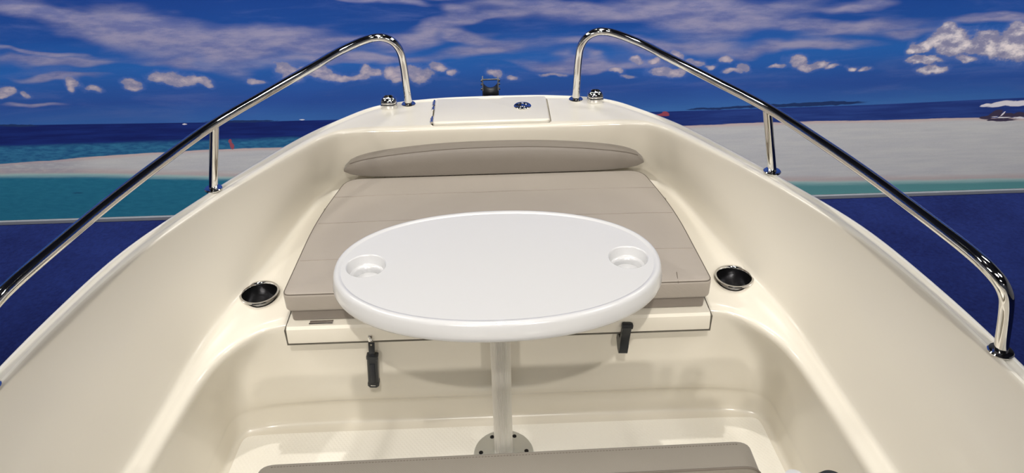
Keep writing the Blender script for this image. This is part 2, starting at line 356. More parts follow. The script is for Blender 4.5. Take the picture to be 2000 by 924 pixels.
def slab(bm, outline, z0, z1, r, seg=4, puff=0, rb=None):
    """prism with rounded top and bottom rims over a CCW outline"""
    rb = r if rb is None else rb; rs = []
    for i in range(seg+1):
        a = math.pi/2*i/seg; o = offset_loop(outline, rb*(1-math.sin(a))); rs.append([(x, y, z0+rb*(1-math.cos(a))) for x, y in o])
    for i in range(seg+1):
        a = math.pi/2*i/seg; o = offset_loop(outline, r*(1-math.cos(a))); rs.append([(x, y, z1-r*(1-math.sin(a))) for x, y in o])
    if puff:
        cx = sum(p[0] for p in outline)/len(outline); cy = sum(p[1] for p in outline)/len(outline)
        last = rs[-1]
        for k in (1, 2, 3, 4, 5, 6):
            f = 1-k/7; rs.append([(cx+(x-cx)*f, cy+(y-cy)*f, z1+puff*(1-f**3)) for x, y, _ in last])
    rings(bm, rs)
def rrect(x0, x1, y0, y1, r, seg=6):
    out = []
    for cx, cy, a0 in ((x1-r, y0+r, -90), (x1-r, y1-r, 0), (x0+r, y1-r, 90), (x0+r, y0+r, 180)):
        for i in range(seg+1):
            a = R(a0+90*i/seg); out.append((cx+r*math.cos(a), cy+r*math.sin(a)))
    return out
def round_poly(pts, rad, seg=6):
    out = []; k = len(pts)
    for i in range(k):
        a, b, c = [Vector(pts[j % k]) for j in (i-1, i, i+1)]
        r = rad[i] if isinstance(rad, (list, tuple)) else rad
        if r <= 0: out.append(tuple(b)); continue
        u, v = (a-b).normalized(), (c-b).normalized()
        p, q = b+u*r, b+v*r
        for s in range(seg+1):
            t = s/seg; out.append(tuple(p*(1-t)**2+b*2*t*(1-t)+q*t*t))
    return out
def boolean(o, cutter, solver='EXACT'):
    md = o.modifiers.new('cut', 'BOOLEAN'); md.operation = 'DIFFERENCE'; md.solver = solver; md.object = cutter
    dg = bpy.context.evaluated_depsgraph_get(); dg.update()
    me = bpy.data.meshes.new_from_object(o.evaluated_get(dg)); o.modifiers.clear(); old = o.data; o.data = me
    bpy.data.meshes.remove(old); cm = cutter.data; bpy.data.objects.remove(cutter); bpy.data.meshes.remove(cm)

# ---------------------------------------------------------------- hall (setting)
FZ = -.90
def struct(name, bm, m):
    return tag(obj(name, bm, m, smooth=False), kind='structure')
carpet = carpet_mat()
struct('floor', box(bmesh.new(), -5.5, 5.5, -5, 4.5, FZ-.1, FZ), carpet)
wallm = pmat('hall_wall', (.16, .17, .2), .8, var=.1)
wallw = pmat('hall_wall_pale', (.5, .49, .47), .8, var=.05)
ceilm = pmat('hall_ceiling', (.05, .05, .055), .8, var=.1)
struct('wall_back', box(bmesh.new(), -5.5, 5.5, 4.275, 4.5, FZ, CEIL), wallm)
struct('wall_left', box(bmesh.new(), -5.6, -5.5, -5, 4.5, FZ, CEIL), wallw)
struct('wall_right', box(bmesh.new(), 5.5, 5.6, -5, 4.5, FZ, CEIL), wallw)
struct('wall_front', box(bmesh.new(), -5.5, 5.5, -5.1, -5, FZ, CEIL), wallm)
struct('ceiling', box(bmesh.new(), -5.6, 5.6, -5.1, 4.5, CEIL, CEIL+.1), ceilm)
struct('baseboard_back', box(bmesh.new(), -5.5, 5.5, 4.225, 4.275, FZ, FZ+.028, .004), pmat('pale_skirting', (.17, .18, .2), .5, var=.1, vscale=9))

import numpy as np
def make_banner():
    gx = np.concatenate([np.arange(-5.2, -3.7, .1), np.arange(-3.7, 3.9, .009), np.arange(3.9, 5.21, .1)])
    gz = np.concatenate([np.arange(FZ+.03, .75, .009), np.arange(.75, 2.65, .08)])
    XX, ZZ = np.meshgrid(gx, gz); rng_ = np.random.RandomState(5)
    def vnoise(fx, fz, seed):
        r = np.random.RandomState(seed).rand(256, 256)
        u = (XX+9)*fx; v = (ZZ+3)*fz; i = np.floor(u).astype(int); j = np.floor(v).astype(int)
        a = u-i; c = v-j; a = a*a*(3-2*a); c = c*c*(3-2*c)
        g = lambda p, q: r[p % 256, q % 256]
        return (g(i, j)*(1-a)+g(i+1, j)*a)*(1-c)+(g(i, j+1)*(1-a)+g(i+1, j+1)*a)*c-.5
    def fbm(fx, fz, seed, o=4):
        return sum(vnoise(fx*2**k, fz*2**k, seed+k)*.5**k for k in range(o))
    def field(qs, wx, wz, k):
        xs, zz = XX+wx, ZZ+wz; acc = None
        for q in qs:
            c, s = math.cos(q[4]), math.sin(q[4]); dx, dz = xs-q[0], zz-q[1]
            d = np.sqrt(((dx*c+dz*s)/q[2])**2+((-dx*s+dz*c)/q[3])**2)
            if acc is None: acc = d
            elif k:
                hh = np.maximum(k-np.abs(acc-d), 0)/k; acc = np.minimum(acc, d)-hh*hh*k*.25
            else: acc = np.minimum(acc, d)
        return np.minimum(acc, 6)
    A = {'cirrus': field(CIR, .38*fbm(1.3, 3.5, 10), .10*fbm(2, 5, 20), .5),
         'cumulus': field(CUM, .045*fbm(11, 13, 30), .030*fbm(11, 13, 40), .3)}
    for k in range(5):
        A['mark_%d' % k] = field([q for q in STM if q[5] == k], .010*fbm(25, 25, 50+k), .006*fbm(30, 30, 60+k), 0)
    nx, nz = len(gx), len(gz); N = nx*nz
    co = np.zeros((N, 3)); co[:, 0] = XX.ravel(); co[:, 2] = ZZ.ravel(); co[:, 1] = -.01
    idx = np.arange(N).reshape(nz, nx)
    q = np.stack([idx[:-1, :-1], idx[:-1, 1:], idx[1:, 1:], idx[1:, :-1]], -1).reshape(-1, 4)
    # rear face and rim
    bk = np.array([[gx[0], .01, gz[0]], [gx[-1], .01, gz[0]], [gx[-1], .01, gz[-1]], [gx[0], .01, gz[-1]]])
    co = np.concatenate([co, bk]); b0, b1, b2, b3 = range(N, N+4)
    faces = q.tolist()+[[b0, b3, b2, b1], list(idx[0, ::-1])+[b0, b1], list(idx[-1, :])+[b2, b3], list(idx[:, 0])+[b3, b0], list(idx[::-1, -1])+[b1, b2]]
    me = bpy.data.meshes.new('printed_backdrop'); me.from_pydata(co.tolist(), [], [list(map(int, f)) for f in faces])
    for nm, v in A.items():
        at = me.attributes.new(nm, 'FLOAT', 'POINT'); at.data.foreach_set('value', np.concatenate([v.ravel(), np.full(4, 6.)]).astype(np.float32))
    me.materials.append(print_mat())
    o = bpy.data.objects.new('printed_backdrop', me); C.objects.link(o); return o
banner = make_banner()
banner.location = (0, 4.25, 0)
tag(banner, 'wall-sized printed picture of blue sky, clouds, sea and white sandbar behind the boat', 'backdrop print')

fixm = pmat('lamp_housing', (.03, .03, .03), .5)
def emis(name, col, s):
    m, t, b = newmat(name); b.inputs['Emission Color'].default_value = (*col, 1); b.inputs['Emission Strength'].default_value = s; return m
diff = emis('lamp_diffuser', (1, .98, .95), 6)
for i, (x, y) in enumerate(PANELS):
    e = empty('ceiling_fill_panel', (x, y, CEIL-.06))
    tag(e, 'unseen rectangular white panel added on the dark hall ceiling as soft fill', 'ceiling light', 'added fill panels on the hall ceiling')
    bm = bmesh.new(); box(bm, -.63, .63, -.33, .33, 0, .06, .005); obj('frame', bm, fixm, e)
    bm = bmesh.new(); box(bm, -.58, .58, -.28, .28, -.008, -.001); obj('diffuser', bm, diff, e)
for x in WASH:
    e = empty('backdrop_fill_strip', (x, 2.75, 3.66)); tag(e, 'long black unseen fill lamp added under the ceiling to brighten the printed backdrop', 'wall washer', 'added fill lamps above the backdrop')
    bm = bmesh.new(); box(bm, -.84, .84, -.09, .05, 0, .09, .01); obj('lamp_housing', bm, fixm, e)
    for sx in (-.6, .6):
        bm = bmesh.new(); cyl(bm, (sx, 0, .085), (sx, 0, CEIL-3.66), .01, n=12); obj('stem', bm, fixm, e)
for i, (a, b_, p, an, rd) in enumerate(SPOTS):
    e = empty('main_and_fill_spot', a); d = (Vector(b_)-Vector(a)).normalized()  # housings for the main spots and the added fills alike
    tag(e, 'unseen black cylindrical spotlight hung from the hall ceiling', 'spotlight', 'spotlights over the boat')
    bm = bmesh.new(); lathe(bm, (0, 0, 0), [(.055, .16), (.075, .15), (.075, .0), (.068, .0), (.068, .05), (.03, .06)], 24)
    o = obj('lamp_housing', bm, fixm, e); o.rotation_euler = d.to_track_quat('-Z', 'Y').to_euler(); o.location = -d*.03
    bm = bmesh.new(); cyl(bm, (0, 0, .02), (0, 0, CEIL-a[2]), .012); obj('stem', bm, fixm, e)

# ---------------------------------------------------------------- the boat shell
boat = empty('motorboat', (0, 0, 0))
tag(boat, 'cream fibreglass open bow of a small motorboat with chrome bow rails', 'boat')
SUB = 5
def mirror(half):
    h = catmull(half, SUB)
    return [(x, y, z) for x, y, z in h]+[(-x, y, z) for x, y, z in h[-2::-1]]
Gout = [(1.02, -.8), (1.02, 0), (1.008, .6), (.983, 1.0), (.950, 1.25), (.893, 1.50), (.792, 1.73), (.702, 1.91), (.596, 2.10), (.500, 2.225), (.385, 2.335), (.2, 2.383), (0, 2.392)]
Gin = [(.975, -.8), (.975, 0), (.962, .6), (.938, 1.0), (.903, 1.25), (.845, 1.475), (.75, 1.70), (.655, 1.88), (.56, 2.04), (.522, 2.095), (.475, 2.132), (.25, 2.14), (0, 2.14)]
Bs = [(.845, -.8), (.845, 0), (.83, .6), (.803, 1.0), (.782, 1.22), (.752, 1.44), (.692, 1.62), (.648, 1.80), (.603, 2.0), (.570, 2.09), (.52, 2.15), (.25, 2.175), (0, 2.175)]
Bz = [.375, .375, .375, .378, .38, .395, .42, .42, .42, .42, .42, .42, .42]
Cs = [(.80, -.8), (.80, 0), (.785, .6), (.757, 1.0), (.742, 1.2), (.710, 1.38), (.665, 1.452), (.610, 1.492), (.56, 1.505), (.45, 1.51), (.3, 1.51), (.15, 1.51), (0, 1.51)]
Ds = [(.81, -.8), (.81, 0), (.80, .6), (.785, 1.0), (.778, 1.2), (.768, 1.40), (.762, 1.485), (.742, 1.514), (.69, 1.521), (.5, 1.522), (.3, 1.522), (.15, 1.522), (0, 1.522)]
def zs(c, z): return [(x, y, z if not isinstance(z, list) else z[i]) for i, (x, y) in enumerate(c)]
def off(c, d):
    """shift a half contour towards the outside (d>0)"""
    out = []
    for i, (x, y) in enumerate(c):
        a = Vector(c[max(i-1, 0)]); b = Vector(c[min(i+1, len(c)-1)])
        if i == len(c)-1: b = Vector((-c[-2][0], c[-2][1]))
        t = (b-a).normalized(); nrm = Vector((t.y, -t.x))
        q = Vector((x, y))+nrm*d
        if i == len(c)-1: q.x = 0
        if i == 0: q.y = y
        out.append((q.x, q.y))
    return out
def lerp(a, b, t, z): return [(p[0]*(1-t)+q[0]*t, p[1]*(1-t)+q[1]*t, z if not isinstance(z, list) else z[i]) for i, (p, q) in enumerate(zip(a, b))]
Cz = [.372]*5+[.382, .392, .402, .408, .41, .41, .41, .41]
BCz1 = [.378, .378, .378, .38, .382, .398, .42, .42, .42, .42, .42, .42, .42]
rows = []   # (half contour, material of the strip that follows)
def row(c, m): rows.append((c, m))
# floor centre -> up -> gunwale -> hull -> keel
ctr = [(0, y) for y in (-.8, 0, .4, .7, .85, .95, 1.0, 1.05, 1.08, 1.1, 1.12, 1.13, 1.14)]
row(lerp(ctr, Ds, .0, 0), 2); row(lerp(ctr, Ds, .5, 0), 2); row(lerp(ctr, Ds, .8, 0), 2)
TW = [0, 0, 0, 0, 0, 0, 0, .1, .5, 1, 1, 1, 1]        # toe recess only along the bench front
def offw(c, d0, d1):
    a, q = off(c, d0), off(c, d1)
    return [(u[0]*(1-w)+v[0]*w, u[1]*(1-w)+v[1]*w) for u, v, w in zip(a, q, TW)]
def zw(z0, z1): return [z0*(1-w)+z1*w for w in TW]
row(zs(off(Ds, -.05), 0), 2); row(zs(off(Ds, -.014), 0), 1)
row(zs(offw(Ds, -.006, .016), zw(.003, .0005)), 1); row(zs(offw(Ds, -.001, .0195), zw(.012, .006)), 1)
row(zs(offw(Ds, .0, .020), zw(.03, .03)), 1); row(zs(offw(Ds, .0, .019), zw(.06, .078)), 1)
row(zs(offw(Ds, .0, .014), zw(.075, .096)), 1)
row(lerp(offw(Ds, -.0, .001), Cs, .08, zw(.09, .106)), 1)
row(lerp(off(Ds, -.001), Cs, .15, .15), 1); row(lerp(Ds, Cs, .38, .25), 1); row(lerp(Ds, Cs, .72, .325), 1)
row([(x, y, z-.022) for (x, y), z in zip(off(Cs, -.001), Cz)], 1)
row([(x, y, z-.007) for (x, y), z in zip(off(Cs, .003), Cz)], 1)
row([(x, y, z) for (x, y), z in zip(off(Cs, .012), Cz)], 1)
row(lerp(off(Cs, .012), Bs, .35, [a*.7+b*.3 for a, b in zip(Cz, BCz1)]), 1)
row(lerp(off(Cs, .012), Bs, .60, BCz1), 1)
row(lerp(off(Cs, .012), Bs, .88, Bz), 1)
row([(x, y, z+.006) for (x, y), z in zip(off(Bs, .004), Bz)], 1)
row([(x, y, z+.03) for (x, y), z in zip(lerp(Bs, Gin, .06, 0) and [(p[0], p[1]) for p in lerp(off(Bs, .004), Gin, .07, 0)], Bz)], 1)
row(lerp(Bs, Gin, .5, .52), 1)
row(lerp(Bs, Gin, .9, .61), 1)
row(zs(Gin, .638), 1); row(zs(off(Gin, .002), .649), 1); row(zs(off(Gin, .007), .655), 3)
row(lerp(off(Gin, .010), off(Gout, -.033), .5, .656), 3)
row(zs(off(Gout, -.031), .6555), 3); row(zs(off(Gout, -.028), .651), 3); row(zs(off(Gout, -.0165), .651), 3); row(zs(off(Gout, -.014), .6555), 0)
row(zs(off(Gout, -.006), .656), 0); row(zs(off(Gout, -.0015), .652), 0); row(zs(Gout, .642), 0)
row(zs(off(Gout, .002), .60), 0)
row(zs(off(Gout, -.003), .585), 0); row(zs(off(Gout, -.006), .40), 0)
H1 = [(x*.975, y-.02*i/12) for i, (x, y) in enumerate(Gout)]
row(zs(H1, .25), 0)
H2 = [(x*.93, y-.06*i/12) for i, (x, y) in enumerate(Gout)]
row(zs(H2, .0), 0)
H3 = [(x*.70, y-.22*i/12) for i, (x, y) in enumerate(Gout)]
row(zs(H3, -.28), 0)
H4 = [(x*.02+(.0 if i == 12 else .001), y-.5*i/12) for i, (x, y) in enumerate(Gout)]
row(zs(H4, -.50), 0)
bm = bmesh.new()
vr = []; mats = [m for c, m in rows]
for c, m in rows: vr.append([bm.verts.new(p) for p in mirror(c)])
for k, (a, b_) in enumerate(zip(vr, vr[1:])):
    for i in range(len(a)-1):
        f = bm.faces.new((a[i], a[i+1], b_[i+1], b_[i])); f.material_index = mats[k]
# transom across the aft end: strip between mirrored end vertices
n_ = len(vr)
for k in range(n_-1):
    f = bm.faces.new((vr[k][0], vr[k+1][0], vr[k+1][-1], vr[k][-1])); f.material_index = 0
bmesh.ops.remove_doubles(bm, verts=bm.verts[:], dist=.00005)
bmesh.ops.holes_fill(bm, edges=[e for e in bm.edges if e.is_boundary], sides=0)
shell = obj('boat_shell', bm, [hullm, gel, sole, deckm], None, True, 60)
ss = shell.modifiers.new('s', 'SUBSURF'); ss.levels = 1; ss.render_levels = 1; ss.boundary_smooth = 'PRESERVE_CORNERS'
dg = bpy.context.evaluated_depsgraph_get(); dg.update()
me = bpy.data.meshes.new_from_object(shell.evaluated_get(dg)); shell.modifiers.clear(); shell.data = me
def cutobj(build):
    b = bmesh.new(); build(b); return obj('cutter', b, gel, None, False)
CUPX, CUPY = .645, 1.622
for sx in (-1, 1):
    boolean(shell, cutobj(lambda b: cyl(b, (sx*CUPX, CUPY, .33), (sx*CUPX, CUPY, .6), .0465, n=40)))
boolean(shell, cutobj(lambda b: slab(b, rrect(-.548, .548, 1.40, 2.06, .004), .364, .60, .001, 1)))
LX0, LX1, LY0, LY1 = -.190, .180, 2.160, 2.352
boolean(shell, cutobj(lambda b: slab(b, rrect(LX0-.005, LX1+.005, LY0-.005, LY1+.005, .014), .640, .70, .0005, 1)))
# split the shell into its parts by surface
def part_of(idx, name, mat, label=None):
    b = bmesh.new(); b.from_mesh(shell.data)
    bmesh.ops.delete(b, geom=[f for f in b.faces if f.material_index != idx], context='FACES')
    for f in b.faces: f.material_index = 0
    me = bpy.data.meshes.new(name)
    for f in b.faces: f.smooth = True
    for e in b.edges:
        e.smooth = not (len(e.link_faces) == 2 and e.calc_face_angle(0) > R(50))
    b.to_mesh(me); b.free(); me.materials.append(mat)
    o = bpy.data.objects.new(name, me); C.objects.link(o); o.parent = boat
    if label: o['label'] = label
    return o
part_of(0, 'hull', hullm, 'white outer hull')
part_of(1, 'cockpit_liner', gel, 'glossy cream moulded cockpit side and bench')
part_of(2, 'cockpit_sole', sole, 'cream non-slip cockpit floor')
part_of(3, 'foredeck', deckm, 'cream foredeck and gunwale cap')
sm = shell.data; bpy.data.objects.remove(shell); bpy.data.meshes.remove(sm)

# anchor locker lid, with a notch at its forward edge
ol = [(LX0, LY0), (LX1, LY0), (LX1, LY1), (.035, LY1), (.024, LY1-.014), (-.036, LY1-.014), (-.047, LY1), (LX0, LY1)]
ol = round_poly(ol, [.012, .012, .012, .008, .008, .008, .008, .012], 4)
bm = bmesh.new(); slab(bm, ol, .641, .664, .006, 3, rb=.001)
lid = obj('anchor_locker_lid', bm, deckm, boat); lid['label'] = 'rectangular cream anchor locker lid on the foredeck'
bm = bmesh.new()
lathe(bm, (.098, 2.268, .664), [(.0, .0005), (.0265, .0), (.0285, .002), (.026, .0042), (.019, .0048), (.018, .002), (.010, .002), (.009, .0045), (0.0001, .005)], 32)
k = obj('locker_latch', bm, chrome, lid); k['label'] = 'round chrome flush latch'
bm = bmesh.new(); box(bm, .074, .094, 2.262, 2.274, .665, .6695, .001); obj('latch_lever', bm, steel, k)
for y0 in (2.165, 2.262, 2.30):
    bm = bmesh.new(); y1 = y0+(.042 if y0 != 2.262 else .03)
    cyl(bm, (LX0-.0035, y0, .661), (LX0-.0035, y1, .661), .0036, n=12); box(bm, LX0-.009, LX0+.002, y0+.003, y1-.003, .6565, .6605)
    hg = obj('lid_hinge', bm, chrome, lid); hg['label'] = 'chrome hinge knuckle'

# bow roller
br = empty('bow_roller'); br.parent = boat; br['label'] = 'black bow roller in a steel bracket'
for s in (-1, 1):
    bm = bmesh.new()
    pts = [(2.33, .600), (2.47, .600), (2.49, .64), (2.478, .690), (2.462, .697), (2.45, .688), (2.43, .655), (2.33, .64)]
    x0 = -.005+s*.0265
    rings(bm, [[(x0-.0018, y, z) for y, z in pts], [(x0+.0018, y, z) for y, z in pts]])
    obj('cheek_plate', bm, steel, br, False)
    bm = bmesh.new()
    for y, z in ((2.462, .680), (2.455, .652), (2.47, .664)):
        cyl(bm, (x0+s*.0015, y, z), (x0+s*.007, y, z), .0045, .0035, n=12)
    obj('bolt', bm, steelm, br)
bm = bmesh.new(); box(bm, -.032, .022, 2.30, 2.44, .600, .606, .001); obj('base_strap', bm, steel, br)
bm = bmesh.new(); lathe(bm, (-.005, 2.452, .644), [(.004, -.0245)]+[(.014+.014*(abs(t)/10)**2, .0245*t/10) for t in range(-10, 11)]+[(.004, .0245)], 28, 'X'); obj('roller', bm, rubber, br)
bm = bmesh.new(); cyl(bm, (-.035, 2.462, .684), (.025, 2.462, .684), .003, n=12); obj('retaining_pin', bm, steelm, br)

# cleats: rounded chrome pop-up fairleads
def cleat(sx):
    e = empty('deck_cleat', (sx*.342, 2.313, .655)); e.parent = boat; e['label'] = 'chrome domed deck cleat'
    def ring(a, b_, z, k=3.2):
        out = []
        for t in range(36):
            th = t*2*math.pi/36; c, s = math.cos(th), math.sin(th)
            out.append((a*math.copysign(abs(c)**(2/k), c), b_*math.copysign(abs(s)**(2/k), s), z))
        return out
    bm = bmesh.new(); rings(bm, [ring(.0275, .0235, 0), ring(.028, .024, .004), ring(.027, .023, .014), ring(.0265, .0225, .016)]); obj('cleat_base', bm, chrome, e)
    bm = bmesh.new()
    rings(bm, [ring(.0235, .020, .0158), ring(.0265, .0225, .018), ring(.027, .0225, .022), ring(.0245, .02, .030, 2.6), ring(.020, .016, .036, 2.3), ring(.0165, .0125, .0375, 2.2), ring(.0145, .0105, .0365, 2.2), ring(.0135, .0098, .026, 2.2)])
    obj('cleat_head', bm, chrome, e)
    bm = bmesh.new(); tube(bm, [(-.0125, -.004, .031), (-.005, -.007, .034), (.005, -.007, .034), (.0125, -.004, .031)], .0024, 10)
    obj('cleat_bar', bm, chrome, e)
for s in (-1, 1): cleat(s)

# bow rails
RP = [(.283, 2.318, .800), (.289, 2.306, .850), (.306, 2.302, .878), (.335, 2.300, .893), (.372, 2.290, .895), (.455, 2.205, .886), (.515, 2.100, .879), (.620, 1.925, .865), (.712, 1.765, .852),
      (.776, 1.575, .846), (.822, 1.41, .842), (.856, 1.25, .840), (.880, 1.115, .839), (.888, 1.065, .835), (.899, 1.040, .822), (.912, 1.032, .800), (.925, 1.034, .770)]
BASE_F, BASE_M, BASE_A = (.280, 2.331), (.763, 1.785), (.957, 1.040)
for s in (-1, 1):
    path = [(BASE_F[0], BASE_F[1], .657)]+RP+[(BASE_A[0], BASE_A[1], .657)]
    path = catmull([(s*x, y, z) for x, y, z in path], 6)
    bm = bmesh.new(); tube(bm, path, .0125, 24)
    rail = obj('bow_rail', bm, chrome, boat)
    rail['label'] = 'left polished steel bow rail' if s < 0 else 'right polished steel bow rail'
    bm = bmesh.new(); tube(bm, [(s*BASE_M[0], BASE_M[1], .657), (s*.712, 1.770, .846)], .0115, 24)
    # weld saddle
    obj('stanchion', bm, chrome, rail)
    for b_ in (BASE_F, BASE_M, BASE_A):
        bm = bmesh.new(); lathe(bm, (s*b_[0], b_[1], .6555), [(.0225, -.001), (.0235, .002), (.0215, .0042), (.015, .0048)], 32); obj('base_flange', bm, chrome, rail)

# cup holders
def cupholder(sx):
    bm = bmesh.new()
    lathe(bm, (sx*CUPX, CUPY, .42), [(.0455, -.004), (.052, .0), (.0535, .002), (.052, .0042), (.047, .0045), (.0445, .001), (.044, -.004)], 48, cap0=False, cap1=False)
    o = obj('cup_holder', bm, chrome, boat); o['label'] = 'round stainless cup holder with chrome rim'
    bm = bmesh.new()
    lathe(bm, (sx*CUPX, CUPY, .42), [(.0445, .0), (.042, -.05), (.041, -.072), (.034, -.076), (.032, -.072), (.018, -.072), (.016, -.076), (.0001, -.076)], 48, cap0=False)
    obj('cup_well', bm, cupm, o)
for s in (-1, 1): cupholder(s)

# storage lid over the bench with turned-down front lip
bm = bmesh.new()
sec = [(2.052, .400), (2.052, .4195), (1.490, .4195), (1.478, .4175), (1.4715, .412), (1.4695, .404), (1.4665, .378), (1.468, .3705), (1.474, .3685), (1.483, .370), (1.486, .376), (1.49, .400)]
xs = [(-.5415, .986), (-.5425, .995), (-.5425, 1), (.5425, 1), (.5425, .995), (.5415, .986)]
sec_c = (1.76, .395)
rings(bm, [[(x, sec_c[0]+(y-sec_c[0])*(1 if abs(f-1) < 1e-6 else (1-(1-f)*.25)), z if f == 1 else z-.0) for y, z in sec] for x, f in xs])
lidb = obj('storage_lid', bm, gel, boat, True, 30); lidb['label'] = 'cream bench locker lid with turned-down lip'
bm = bmesh.new(); box(bm, -.547, .547, 1.4685, 2.058, .3645, .3685); box(bm, -.5475, -.5435, 1.4700, 2.055, .3650, .412); box(bm, .5435, .5475, 1.4700, 2.055, .3650, .412); obj('lid_gap_shade', bm, darkgap, lidb)  # dark strips put in as the shade under and beside the lid
bm = bmesh.new(); box(bm, -.485, -.425, 1.482, 1.496, .4195, .4210, .0005); cyl(bm, (-.485, 1.4825, .4215), (-.425, 1.4825, .4215), .0022, n=10)
h = obj('hinge', bm, chrome, lidb); h['label'] = 'small chrome hinge under cushion edge'
bm = bmesh.new()
box(bm, -.338, -.326, 1.4615, 1.4685, .372, .392, .002); cyl(bm, (-.334, 1.463, .389), (-.328, 1.457, .380), .003, n=10); cyl(bm, (-.328, 1.457, .380), (-.330, 1.463, .374), .003, n=10)
k = obj('latch_keeper', bm, chrome, lidb); k['label'] = 'chrome hook keeper for the open latch'

# rubber T-latches: one hanging open, one fastened
lt = empty('rubber_latch', (-.336, 1.502, .350)); lt.parent = boat; lt['label'] = 'open black rubber latch hanging on bench front'; lt.rotation_euler = (R(-3), R(4), 0); lt.scale = (.92, 1, .92)
bm = bmesh.new(); box(bm, -.0085, .0085, -.020, -.009, -.040, .0, .002); box(bm, -.0065, .0065, -.016, -.004, -.070, -.035, .002); obj('latch_arm', bm, rubber, lt)
bm = bmesh.new()
rings(bm, [[(x*w_, y, z) for x, y in ((-1, 0), (-1, -.018), (-.7, -.022), (.7, -.022), (1, -.018), (1, 0))] for z, w_ in ((-.05, .013), (-.052, .0165), (-.06, .0165), (-.064, .0148), (-.145, .0148), (-.150, .0165), (-.160, .0165), (-.163, .014))])
obj('latch_body', bm, black, lt, False)
bm = bmesh.new(); box(bm, -.007, .007, -.0245, -.021, -.143, -.075, .001); obj('latch_tongue', bm, rubber, lt)
bm = bmesh.new(); box(bm, -.0075, .0075, -.0225, -.0195, -.157, -.154, .0005); obj('latch_clip', bm, chrome, lt)
bm = bmesh.new(); cyl(bm, (0, -.019, -.006), (0, -.0215, -.006), .003, n=10); obj('latch_rivet', bm, chrome, lt)
lt = empty('rubber_latch', (.326, 1.466, .402)); lt.parent = boat; lt['label'] = 'fastened black rubber latch over the lid lip'; lt.rotation_euler = (0, R(4), 0); lt.scale = (.85, 1, .92)
bm = bmesh.new()
prof = [(-.001, .004), (-.012, .004), (-.016, -.002), (-.013, -.010), (-.012, -.060), (-.016, -.074), (-.016, -.096), (-.013, -.100), (.006, -.100), (.034, -.085), (.034, -.062), (.0, -.055), (.0, -.02)]
rings(bm, [[(x, y, z) for y, z in prof] for x in (-.0135, .0135)])
obj('latch_body', bm, black, lt, True, 25)
bm = bmesh.new(); box(bm, -.017, .017, -.018, -.003, -.008, .006, .003); obj('latch_head', bm, rubber, lt)

# cradle carrying the hull
cr = empty('boat_cradle', (0, 0, FZ)); tag(cr, 'timber cradle under the boat hull on blue carpet', 'cradle')
for y in (.1, 1.2):
    bm = bmesh.new(); box(bm, -.7, .7, y-.06, y+.06, 0, .10, .005); obj('cross_beam', bm, wood, cr)
    for s in (-1, 1):
        bm = bmesh.new(); box(bm, s*.52-.05, s*.52+.05, y-.05, y+.05, .10, .55, .004); obj('upright', bm, wood, cr)
    bm = bmesh.new(); box(bm, -.08, .08, y-.05, y+.05, .10, .40, .004); obj('keel_block', bm, wood, cr)

# ---------------------------------------------------------------- sun-pad cushion on the bench
def seam(path, r=.0012): 
    b = bmesh.new(); tube(b, path, r, 6); return b
cu = empty('sunpad_cushion', (0, 1.8, .42)); tag(cu, 'large flat taupe vinyl sunpad cushion on the bow bench under the table', 'cushion')
cu_pts = round_poly([(-.541, 1.487), (.541, 1.487), (.522, 1.84), (.470, 2.090), (-.470, 2.090), (-.522, 1.84)], [.022, .022, .12, .05, .05, .12], 6)
loc = [(x, y-1.8) for x, y in cu_pts]
bm = bmesh.new(); slab(bm, loc, .037, .092, .009, 4, puff=.004); top_o = obj('cushion_top', bm, taupe, cu, True, 60)
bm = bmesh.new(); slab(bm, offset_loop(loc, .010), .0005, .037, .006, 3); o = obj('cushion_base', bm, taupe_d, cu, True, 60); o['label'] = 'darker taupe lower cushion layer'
def loop_tube(pts, z, r): 
    b = bmesh.new(); P = [Vector((x, y, z)) for x, y in pts]; k = len(P); rs = []
    for i in range(k):
        d = (P[(i+1) % k]-P[i-1]).normalized(); up = Vector((0, 0, 1)); s = d.cross(up)
        rs.append([P[i]+up*(r*math.cos(a*math.pi/3))+s*(r*math.sin(a*math.pi/3)) for a in range(6)])
    rs.append(rs[0]); rings(b, rs, False, False); bmesh.ops.remove_doubles(b, verts=b.verts[:], dist=1e-6); return b
o = obj('piping', loop_tube(offset_loop(loc, .0028), .0895, .0016), thread, cu); 
for yy, hw in ((-.165, .524), (.02, .509), (.17, .487)):
    o = obj('top_seam', seam([(x_*hw/10, yy+.0008*math.sin(x_*1.7), .0924+.0036*(1-(abs(x_)/10)**3)*(1-abs(yy/.31)**3)) for x_ in range(-10, 11)], .0010), seamc, top_o)
o = obj('tail_seam', seam([(.452, -.318+.004, .0895), (.456, -.275, .0945)], .001), thread, top_o)

# bolster: crescent headrest against the bulkhead
bo = empty('bolster_cushion', (0, 2.09, .512)); tag(bo, 'long crescent-shaped taupe bolster cushion leaning on the foredeck bulkhead', 'cushion')
bm = bmesh.new(); NX = 48; rs = []; seamp = []
for i in range(NX+1):
    u = -1+2*i/NX; x = .478*u
    hgt = .093-.047*abs(u)**2.3; e = max(0.02, (1-abs(u)**14))**.5 if abs(u) < 1 else .15
    h_ = hgt*e; d0 = .0+.004*(1-e); dep = (.085)*(.35+.65*e)
    yb = .0 + (.02*(abs(u)**6))
    pr = []
    body = [(0.004, 0), (0.0, .006), (-.004, .5), (-.001, .86), (.006, .96), (.016, 1.0), (.4, .99), (.75, .95), (.95, .8), (1.0, .6), (1.0, .1), (.95, 0)]
    for a_, b_ in body:
        y = a_ if a_ <= .016 else .016+(dep-.016)*(a_-.016)/(1-.016)
        pr.append((x, yb+y, (b_*h_ if b_ > .01 else b_*h_)+hgt*(1-e)*.35))
    rs.append(pr); seamp.append((x, yb+.0075, pr[4][2]+.0008))
rings(bm, rs)
o = obj('bolster_body', bm, taupe_b, bo, True, 50)
